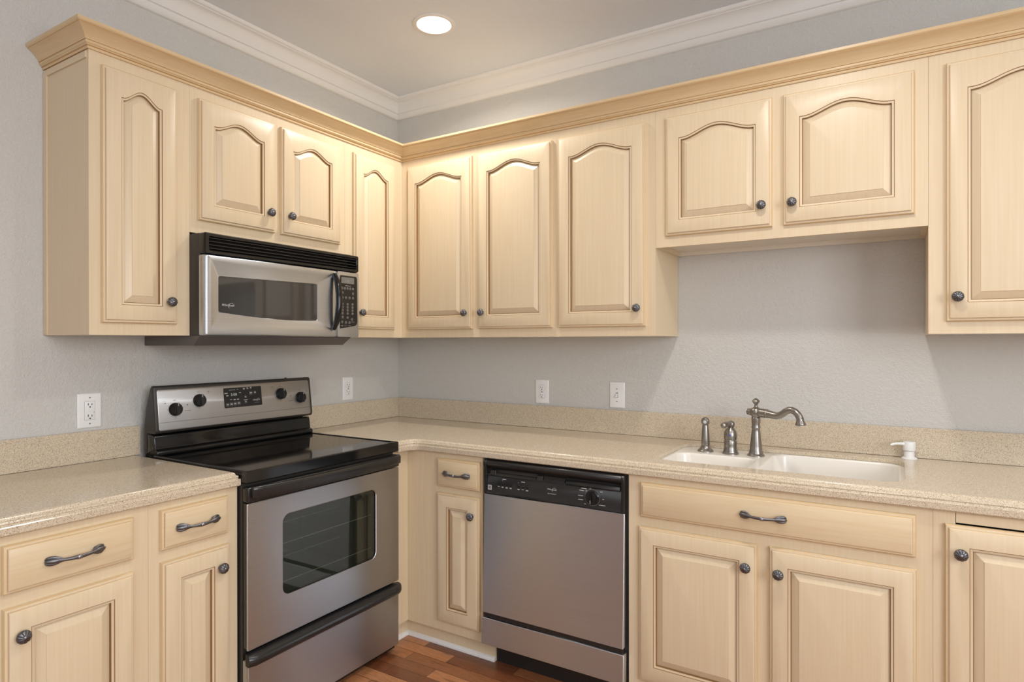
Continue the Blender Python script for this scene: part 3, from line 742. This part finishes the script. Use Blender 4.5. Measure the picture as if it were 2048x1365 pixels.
b.tube(P, R, 16)
for q in (1, -1):
    b.tube([FL(.8775, WF-.003, 1.5415+q*.112), FL(.8765, WF+.016, 1.5415+q*.107)], [.008, .009], 12)
b.build('handle', dr, smooth=60)
# control side
b = MB(STEEL); b.loops([[FL(a, w, c) for a, c in rrect(UR+o, US-.0012-o, z0+o, z1-o, .004, 3)] for o, w in ((0, WC+.0006), (0, WF-.006), (.002, WF-.001), (.004, WF-.0005))])
kp = b.build('control_panel', mwv, smooth=30)
kpts = [(.8385, 1.4215), (.7520, 1.4345), (.7440, 1.4370), (.7375, 1.4420), (.7335, 1.4490), (.7325, 1.4560), (.7345, 1.6540), (.7375, 1.6605), (.7430, 1.6635), (.8330, 1.6635), (.8385, 1.6600)]
b = MB(PANELBLK, WHITE)
b.loops([[FL(a, WF-.0006, c) for a, c in kpts], [FL(a, WF+.0008, c) for a, c in kpts]], 0, False, True); b.build('keypad', kp, smooth=0)
b = MB(LCD); b.box(FL, .7535, .8315, WF+.0009, WF+.0014, 1.6275, 1.6560); b.build('display', kp, smooth=0)
WK = WF+.0010
b = MB(BUTTON); b.text('5:08', .016, FL, .796, 1.6345, WF+.0016, 0, -1); b.build('clock_digits', kp, smooth=0); b = MB(BUTTON); dashes(b, FL, .790, 1.6175, WK, .034, .0028, 0)
dashes(b, FL, .762, 1.4535, WK, .022, .0022, 0); dashes(b, FL, .805, 1.4345, WK, .016, .0016, 0); dashes(b, FL, .782, 1.4350, WK, .0145, .0019, 0); dashes(b, FL, .826, 1.4355, WK, .012, .0016, 0, 2)
b.build('lettering', kp, smooth=0)
b = MB(BUTTON, BUTTOND); ringf(b, FL, 0, 0, 0, .0058, .0047, 0, 18); ringf(b, FL, 0, 0, 0, .0047, .0001, 1, 18)
dashes(b, FL, 0, .0008, .0002, .006, .0016, 0)
kb = b.build('key', origin=Vector((0, 0, 0)), smooth=0); KEY = kb.data; bpy.data.objects.remove(kb)
ks = [(.826-.0165*k, 1.6055) for k in range(5)]+[(.8235, 1.5850), (.7600, 1.5835)]+[(.8235, 1.5630), (.8035, 1.5630), (.7815, 1.5630), (.7600, 1.5630)]
ks += [(u, 1.5340-.0143*k) for k in range(4) for u in (.8230, .7930, .7630)]+[(.8230, 1.4740), (.7930, 1.4725), (.7660, 1.4650), (.8260, 1.4520), (.8035, 1.4500), (.7815, 1.4500)]
for u, z in ks:
    o = bpy.data.objects.new('key', KEY); COL.objects.link(o); o.parent = kp; o.location = FL(u, WK, z)-ORG[kp.name]

# ------------------------------------------------------------------ range
RU0, RU1 = .7530, 1.5075
rg = thing('electric_range', 'stainless and black electric stove with glass cooktop in the left run', 'stove', FL(1.13, .34, 0))
b = MB(CHAR)
b.box(FL, RU0+.004, RU0+.060, .030, .652, .03, .895); b.box(FL, RU1-.060, RU1-.004, .030, .652, .03, .895)
b.box(FL, RU0+.060, RU1-.060, .030, .12, .03, .895); b.box(FL, RU0+.060, RU1-.060, .12, .652, .03, .38); b.box(FL, RU0+.060, RU1-.060, .12, .652, .79, .895)
b.build('body', rg, smooth=0)
b = MB(DARKIN)
L = [[FL(u, w, z) for u, z in rect(RU0+.0605, RU1-.0605, .3805, .7895)] for w in (.645, .1205)]
b.loops(L, 0, False, True); b.build('oven_cavity', rg, smooth=0)
for x, y in ((.09, .80), (.09, 1.46), (.6, .80), (.6, 1.46)):
    MB(RUBBER).lathe([(.018, .0005), (.018, .012), (.010, .015), (.010, .0295)], FL(y, x, 0), (0, 0, 1), 16).build('leveling_foot', rg)
# cooktop: rim and recessed glass
b = MB(BLACK, GLASSTOP); o1 = lambda o: rect(.108+o, .681-o, RU0+o, RU1-o)
ZK = .9225
b.loops([[FL(u, w, z) for w, u in o1(i)] for i, z in ((.006, .8960), (.003, .8790+.0), (0, .8830), (0, ZK-.004), (.003, ZK), (.014, ZK), (.017, ZK-.003))], [0]*6, True, False)
b.add([FL(u, w, ZK-.003) for w, u in o1(.017)], [(0, 1, 2, 3)], 1)
ct = b.build('cooktop', rg, smooth=30)
# riser behind the cooktop
b = MB(BLACK); L = []
prs = [(.045, .9000), (.134, .9228), (.134, .9340), (.131, .9400), (.124, .9430), (.1165, .9450), (.112, .9800), (.109, .9950), (.103, .9985), (.045, .9985)]
b.loops([[FL(u, w, z) for w, z in prs] for u in (RU0+.003, RU1-.003)]); b.build('riser', rg, bevel=.003, smooth=30)
# console: charcoal housing, satin panel
pc_ = [(.042, .930), (.042, 1.030), (.054, 1.095), (.084, 1.180), (.092, 1.1895), (.101, 1.1905), (.1085, 1.185), (.1280, 1.022), (.1255, 1.0105), (.118, 1.0045), (.060, 1.0045), (.060, .930)]
b = MB(CHAR); b.loops([[FL(u, w, z) for w, z in pc_] for u in (RU0-.001, RU1)]); cs = b.build('console', rg, bevel=.005, smooth=40)
tl = (.1280-.1085)/(1.022-1.185)
def FC(u, w, z): return FL(u, .1085+tl*(z-1.185)+w, z)       # sloping front of the console
b = MB(STEELL); cl = rrect(.7650, 1.4950, 1.0155, 1.1760, .010, 5)
b.loops([[FC(a, w, c) for a, c in rrect(.7650+o, 1.4950-o, 1.0155+o, 1.1760-o, .010, 5)] for o, w in ((0, -.002), (0, .0008), (.0015, .0018))]); b.build('satin_panel', cs, smooth=30)
b = MB(LETTERD); dashes(b, FC, 1.13, 1.0470, .0019, .726, .0013, 0)
KN = [(1.4285, 1.0945), (1.3270, 1.1215), (.9300, 1.1215), (.8210, 1.0970)]
for i, (u, z) in enumerate(KN):
    for k in range(12):
        t = PI*(.5)+2*PI*k/12
        if k == 0: continue
        dashes(b, FC, u+.0305*math.cos(t), z+.0305*math.sin(t), .0019, .0022, .0022, 0)
    dashes(b, FC, u, z+.0360, .0019, .011, .0018, 0)
    s = 1 if i in (0, 2) else -1
    for a in (-1, 1):
        for c in (-1, 1): dashes(b, FC, u+s*.041+a*.0035, z+.030+c*.0035, .0019, .0042 if (a, c) == ((-1, -1), (-1, 1), (1, 1), (1, -1))[i] else .0022, .0042 if (a, c) == ((-1, -1), (-1, 1), (1, 1), (1, -1))[i] else .0022, 0)
for u in (1.377, .875): dashes(b, FC, u, 1.085, .0019, .026, .0018, 0); ringf(b, FC, u, 1.1085, .0019, .0026, .0004, 0, 12)
b.build('lettering', cs, smooth=0)
b = MB(BLACKM, BLACK, LETTER)
for_n = FC(0, 1, 1.1)-FC(0, 0, 1.1)
kn = Vector((1, 0, -tl*0+.12)).normalized()
b.lathe([(.0262, .0019), (.0262, .006), (.0250, .0085), (.0240, .0150), (.0228, .0170), (0, .0175)], (0, 0, 0), kn, 40, 1)
sl = kn.cross(Vector((0, 1, 0))).normalized()        # up along the panel
if sl.z < 0: sl = -sl
yv = Vector((0, 1, 0))
def KP(a, c, h): return yv*a+sl*c+kn*h
b.loops([[KP(a*s, c*s2, h) for a, c in rrect(-.0058, .0058, -.0235, .0235, .004, 4)] for s, s2, h in ((1.25, 1, .0150), (1, 1, .0260), (.75, .96, .0285))], 0)
b.add([KP(a, c, .0287) for a, c in ((-.0010, .012), (.0010, .012), (.0010, .0225), (-.0010, .0225))], [(0, 1, 2, 3)], 2)
k0 = b.build('burner_knob', origin=Vector((0, 0, 0)), smooth=40); BK = k0.data; bpy.data.objects.remove(k0)
for u, z in KN:
    o = bpy.data.objects.new('burner_knob', BK); COL.objects.link(o); o.parent = cs; o.location = FC(u, .0005, z)-ORG[cs.name]; o.rotation_euler = (0, 0, 0)
b = MB(PANELBLK, WHITE); db_ = rrect(1.0320, 1.2165, 1.0795, 1.1640, .004, 3)
b.loops([[FC(a, .0018, c) for a, c in db_], [FC(a, .0026, c) for a, c in db_]], 0, False, True); b.build('clock_panel', cs, smooth=0)
b = MB(LETTER, DIGIT, LETTERG); wz = .0029
b.text('5:08', .017, FC, 1.1690, 1.1290, wz, 1, -1); b.build('clock_digits', cs, smooth=0); b = MB(LETTER, DIGIT, LETTERG)
logo(b, FC, 1.0610, 1.1020, wz, .0085, 0, -1); b.build('logo', cs, smooth=0); b = MB(LETTER, DIGIT, LETTERG)
dashes(b, FC, 1.058, 1.0925, wz, .026, .0014, 2)
for u in (1.186, 1.176, 1.166): dashes(b, FC, u, 1.1545, wz, .007, .0020, 0)
dashes(b, FC, 1.150, 1.1555, wz, .004, .002, 0); dashes(b, FC, 1.2055, 1.1430, wz, .015, .0020, 0, 2); dashes(b, FC, 1.200, 1.1330, wz, .010, .0020, 0, 2); dashes(b, FC, 1.139, 1.1410, wz, .009, .0024, 0)
for u in (1.184, 1.167, 1.151): dashes(b, FC, u, 1.1145, wz, .010, .0020, 0, 1 if u > 1.18 else 2)
dashes(b, FC, 1.1135, 1.1080, wz, .019, .0022, 0)
b.add([FC(1.1135+a, wz, 1.119+c) for a, c in ((-.003, 0), (.003, 0), (0, .006))], [(0, 1, 2)], 0); b.add([FC(1.1135+a, wz, 1.102+c) for a, c in ((-.003, 0), (.003, 0), (0, -.006))], [(0, 1, 2)], 0)
b.build('lettering', cs, smooth=0)
for (u, z, w_, h_) in ((1.2010, 1.0930, .0160, .0170), (1.1830, 1.0940, .0165, .0180), (1.1655, 1.0950, .0160, .0175), (1.1475, 1.0960, .0165, .0180), (1.1190, 1.1560, .0125, .0110), (1.1015, 1.1575, .0110, .0120), (1.0850, 1.1590, .0110, .0120), (1.0860, 1.1360, .0170, .0180), (1.0650, 1.1370, .0130, .0125), (1.1135, 1.1215, .0140, .0125), (1.1135, 1.0985, .0140, .0125)):
    b = MB(BUTTOND, LETTER); b.loops([[FC(a, .0027, c) for a, c in rrect(u-w_/2, u+w_/2, z-h_/2, z+h_/2, .003, 3)], [FC(a, .0028, c) for a, c in rrect(u-w_/2+.0004, u+w_/2-.0004, z-h_/2+.0004, z+h_/2-.0004, .003, 3)]], 0, False, True)
    if not 1.110 < u < 1.117: dashes(b, FC, u, z+.002, .0030, w_*.62, .0020, 1, 2)
    b.build('button', cs, smooth=0)
b = MB(BLACKM); b.lathe([(.006, 0), (.006, .002), (.003, .004), (0, .004)], FL(.885, .096, 1.1895), (0, 0, 1), 14); b.build('vent_cap', cs)
# oven cavity racks
for z in (.470, .612):
    b = MB(RACK, RACKD)
    for k in range(9): b.tube([FL(RU0+.064+.078*k, .14, z), FL(RU0+.064+.078*k, .62, z)], .0008, 6, 1)
    for w in (.15, .38, .61): b.tube([FL(RU0+.063, w, z), FL(RU1-.063, w, z)], .0017, 6, 0 if w > .3 else 1)
    b.build('oven_rack', rg)
# oven door
b = MB(STEELR, BLACK); W0, W1 = .6545, .6835
ou = rrect(RU0+.0015, RU1-.0015, .3130, .8115, .004, 8); wi = rrect(.8930, 1.3640, .4500, .7440, .030, 8)
wi2 = rrect(.8955, 1.3615, .4525, .7415, .028, 8)
def ring(P, w): return [FL(a, w, c) for a, c in P]
b.loops([ring(rrect(RU0+.006, RU1-.006, .3130, .8115, .004, 8), W0), ring(rrect(RU0+.0045, RU1-.0045, .3130, .8115, .004, 8), W1-.006), ring(ou, W1-.0055), ring(ou, W1-.001), ring(rrect(RU0+.0030, RU1-.0030, .3145, .8100, .004, 8), W1), ring(wi, W1), ring(wi2, W1-.002), ring(wi2, W0)], [1, 1, 0, 0, 0, 0, 1], False, False)
b.loops([ring(rrect(RU0+.006, RU1-.006, .3130, .8115, .004, 8), W0), ring(wi2, W0)], 1, False, False)
od = b.build('oven_door', rg, smooth=12)
b = MB(OVENGLASS); b.loops([ring(rrect(.8950, 1.3620, .4520, .7420, .028, 8), W1-.006), ring(rrect(.8950, 1.3620, .4520, .7420, .028, 8), W1-.009)]); b.build('window', od, smooth=0)
# black head rail and bowed handle
b = MB(BLACKM)
b.box(FL, RU0+.001, RU1-.001, W0, W1+.004, .8140, .8660); b.build('door_head', od, bevel=.006, seg=3, smooth=40)
b = MB(BLACKM); L = []
for k in range(25):
    t = -1+2*k/24; u = (RU0+RU1)/2+t*(RU1-RU0-.022)/2; bow = .030*(1-t*t)
    o = .0005
    pr = [(W1+.0045, .8340), (W1+.014+bow, .8290), (W1+.021+bow, .8330), (W1+.022+bow, .8600), (W1+.016+bow, .8680), (W1+.006+bow, .8700), (W1+.0045, .8640)]
    if abs(t) < .93: pr[0] = (W1+.006+bow*.75, .8340); pr[6] = (W1+.005+bow*.75, .8640)
    L.append([FL(u, w, z) for w, z in pr])
b.loops(L); b.build('handle', od, bevel=.002, smooth=50)
# storage drawer
b = MB(STEELR, BLACK); b.loops([ring(rrect(RU0+.004+o, RU1-.004-o, .034+o, .2750-o, .004, 3), w) for o, w in ((0, W0), (0, W1-.001), (.0015, W1+.001))], 0)
b.box(FL, RU0+.008, RU1-.008, .55, .664, .014, .0335, 1)
sdw = b.build('storage_drawer', rg, smooth=30)
b = MB(BLACKM); L = []
for k in range(33):
    t = -1+2*k/32; u = (RU0+RU1)/2+t*(RU1-RU0+.002)/2
    e = 1-max(0, (abs(t)-.94)/.06)**2*.55
    c0 = W1+.002
    L.append([FL(u, c0+w*e, z) for w, z in ((-.024, .2640), (.004, .2600), (.018, .2630), (.026, .2720), (.027, .2840), (.020, .2950), (.008, .3010), (-.024, .3030))])
b.loops(L); b.build('drawer_handle', sdw, smooth=50)

# ------------------------------------------------------------------ dishwasher
def FD(u, w, z): return Vector((u, -(.650+.0300*(.886-z)+w), z))
dw = thing('dishwasher', 'stainless dishwasher with black control panel between corner cabinet and sink cabinet', 'dishwasher', (1.385, -.34, 0))
MB(BLACKM).box(FB, 1.098, 1.690, .03, .600, .0010, .098).build('toe_panel', dw, smooth=0)
MB(CHAR).box(FB, 1.054, 1.698, .03, .628, .1005, .8660).build('tub', dw, smooth=0)
U0, U1 = 1.0705, 1.6940
b = MB(STEEL)
for z0_, z1_ in ((.2290, .7240),): b.loops([[FD(a, w, c) for a, c in rrect(U0+o, U1-o, z0_+o, z1_-o, .003, 3)] for o, w in ((0, -.020), (0, -.002), (.002, 0))])
b.build('door_panel', dw, smooth=30)
b = MB(STEEL); b.loops([[FD(a, w, c) for a, c in rrect(U0-.004+o, U1+.002-o, .0990+o, .2085-o, .003, 3)] for o, w in ((0, -.035), (0, -.0005), (.0015, .001))]); b.build('lower_panel', dw, smooth=30)
MB(BLACKM).box(FD, U0+.004, U1-.004, -.021, -.006, .2095, .2285).build('hinge_gap', dw, smooth=0)
# control panel: sloped face below, handle recess, rounded head above
b = MB(BLACKM, PANELBLK)
pf = [(w_, z_ if z_ < .84 else .84+(z_-.84)*.60) for w_, z_ in [(-.022, .7265), (.002, .7265), (.004, .7290), (.003, .7350), (.0015, .7370), (.0015, .8010), (-.001, .8040), (-.012, .8140), (-.013, .8280), (-.004, .8330), (.004, .8400), (.010, .8520), (.010, .8640), (.004, .8760), (-.008, .8830), (-.030, .8850)]]
b.loops([[FD(u, w, z) for w, z in pf] for u in (U0+.012, U1-.012)], [0])
for ua, ub in ((U0, U0+.0118), (U1-.0118, U1)):
    b.loops([[FD(u, w+d, z) for w, z in ((-.022, .7265), (.003, .7265), (.005, .7300), (.005, .8300), (.0105, .8475), (.0105, .8545), (.004, .8620), (-.008, .8662), (-.030, .8675))] for u, d in ((ua, 0), (ub, 0))])
dp = b.build('control_panel', dw, bevel=.0012, seg=1, smooth=40)
b = MB(BLACKM)
b.loops([[FD(u, w, z) for w, z in ((-.012, .8045), (.0015, .8030), (.0040, .8060), (.0040, .8110), (-.004, .8210), (-.012, .8230))] for u in (1.452, 1.676)]); b.build('grip_bar', dp, bevel=.001, seg=1, smooth=40)
b = MB(BLACKM)
b.loops([[FD(u, w, z) for w, z in ((-.012, .8040), (.0025, .8030), (.003, .8045), (-.006, .8150), (-.012, .8150))] for u in (1.122, 1.318)])
for u in (1.100, 1.322): b.loops([[FD(u+a, w, z) for w, z in ((-.012, .8030), (.004, .8030), (.004, .8080), (-.004, .8240), (-.012, .8260))] for a in (0, .026)])
b.build('vent_latch', dp, bevel=.001, seg=1, smooth=0)
b = MB(BLACK); b.loops([[FD(u, w, z) for w, z in ((-.012, .8045), (.002, .8025), (-.003, .8140), (-.011, .8270))] for u in (1.352, 1.446)]); b.build('pull_cup', dp, smooth=0)
b = MB(BLACK, LETTER, LETTERG); kc = FD(1.566, .0015, .7690); kd = Vector((0, -1, .03)).normalized()
b.lathe([(.0270, 0), (.0270, .003), (.0250, .005), (.0225, .006), (.0220, .014), (.0205, .016), (0, .016)], kc, kd, 36)
b.loops([[kc+Vector((1, 0, 0))*a+Vector((0, 0, 1))*c+kd*h for a, c in rrect(-.0055*s, .0055*s, -.0205, .0205, .0035, 4)] for s, h in ((1.1, .015), (.8, .022))])
b.add([kc+Vector((a, 0, c))+kd*.0222 for a, c in ((-.001, -.020), (.001, -.020), (.001, -.008), (-.001, -.008))], [(0, 1, 2, 3)], 1)
b.build('cycle_dial', dp, smooth=40)
b = MB(LETTER, LETTERG); wz = .0018
logo(b, FD, 1.3910, .7745, wz, .0100, 0, 1); b.build('logo', dp, smooth=0); b = MB(LETTER, LETTERG)
b.text('Quiet Partner I', .0062, FD, 1.3920, .7590, wz, 0); b.build('lettering', dp, smooth=0); b = MB(LETTER, LETTERG)
ringf(b, FD, 1.566, .7690, wz, .0315, .0306, 1, 40)
for du, dz, wd in ((-.036, .030, .022), (-.045, .0215, .020), (-.049, .0010, .022), (-.049, -.0140, .020), (-.030, -.0280, .008), (-.026, -.0340, .018), (.036, .0250, .011), (.044, -.0020, .007), (.040, -.0250, .026)):
    dashes(b, FD, 1.566+du, .7690+dz, wz, wd, .0022, 0)
for du, dz in ((-.009, .0325), (-.0255, .0225)): ringf(b, FD, 1.566+du, .7690+dz, wz, .0032, .0022, 0, 14)
dashes(b, FD, 1.566, .7350, wz, .007, .004, 0); dashes(b, FD, 1.588, .7360, wz, .006, .0025, 0); b.build('dial_print', dp, smooth=0); b = MB(LETTER, LETTERG)
dashes(b, FD, 1.1700, .7925, wz, .018, .003, 0); dashes(b, FD, 1.2600, .7915, wz, .018, .003, 0); dashes(b, FD, 1.1620, .7860, wz, .0025, .0025, 0); dashes(b, FD, 1.2380, .7865, wz, .0025, .0025, 0)
for u in (1.1430, 1.1620, 1.1820, 1.2010, 1.2390, 1.2590, 1.2790): dashes(b, FD, u, .7605, wz, .010, .0020, 0, 1 if u in (1.143, 1.259) else 2)
b.build('button_print', dp, smooth=0)
b = MB(LETTER, LETTERG); b.box(FD, 1.0900, 1.1080, .0016, .0021, .7420, .7620); b.box(FD, 1.0935, 1.1045, .0021, .0023, .7455, .7590, 1); b.build('sticker', dp, smooth=0)
for u in (1.1430, 1.1620, 1.1820, 1.2010, 1.2390, 1.2590, 1.2790):
    b = MB(BLACK); b.lathe([(.0068, 0), (.0064, .003), (.0045, .0042), (0, .0036)], FD(u, .0015, .7735), (0, -1, 0), 18); b.build('button', dp, smooth=40)

# ------------------------------------------------------------------ recessed ceiling light
lt = thing('recessed_light', 'round white recessed ceiling light, glowing, above the corner', 'ceiling light', (LAMP[0], LAMP[1], ZC-.006))
MB(WHITE).lathe([(.0960, .0058), (.0960, .0035), (.0920, .0010), (.0800, .0000), (.0770, .0012), (.0765, .0058)], (LAMP[0], LAMP[1], ZC-.006), (0, 0, 1), 56).build('trim_ring', lt)
b = MB(GLOW); b.lathe([(.0762, .0056), (.0762, .0045), (.05, .0035), (0, .0030)], (LAMP[0], LAMP[1], ZC-.006), (0, 0, 1), 48); b.build('lens', lt)
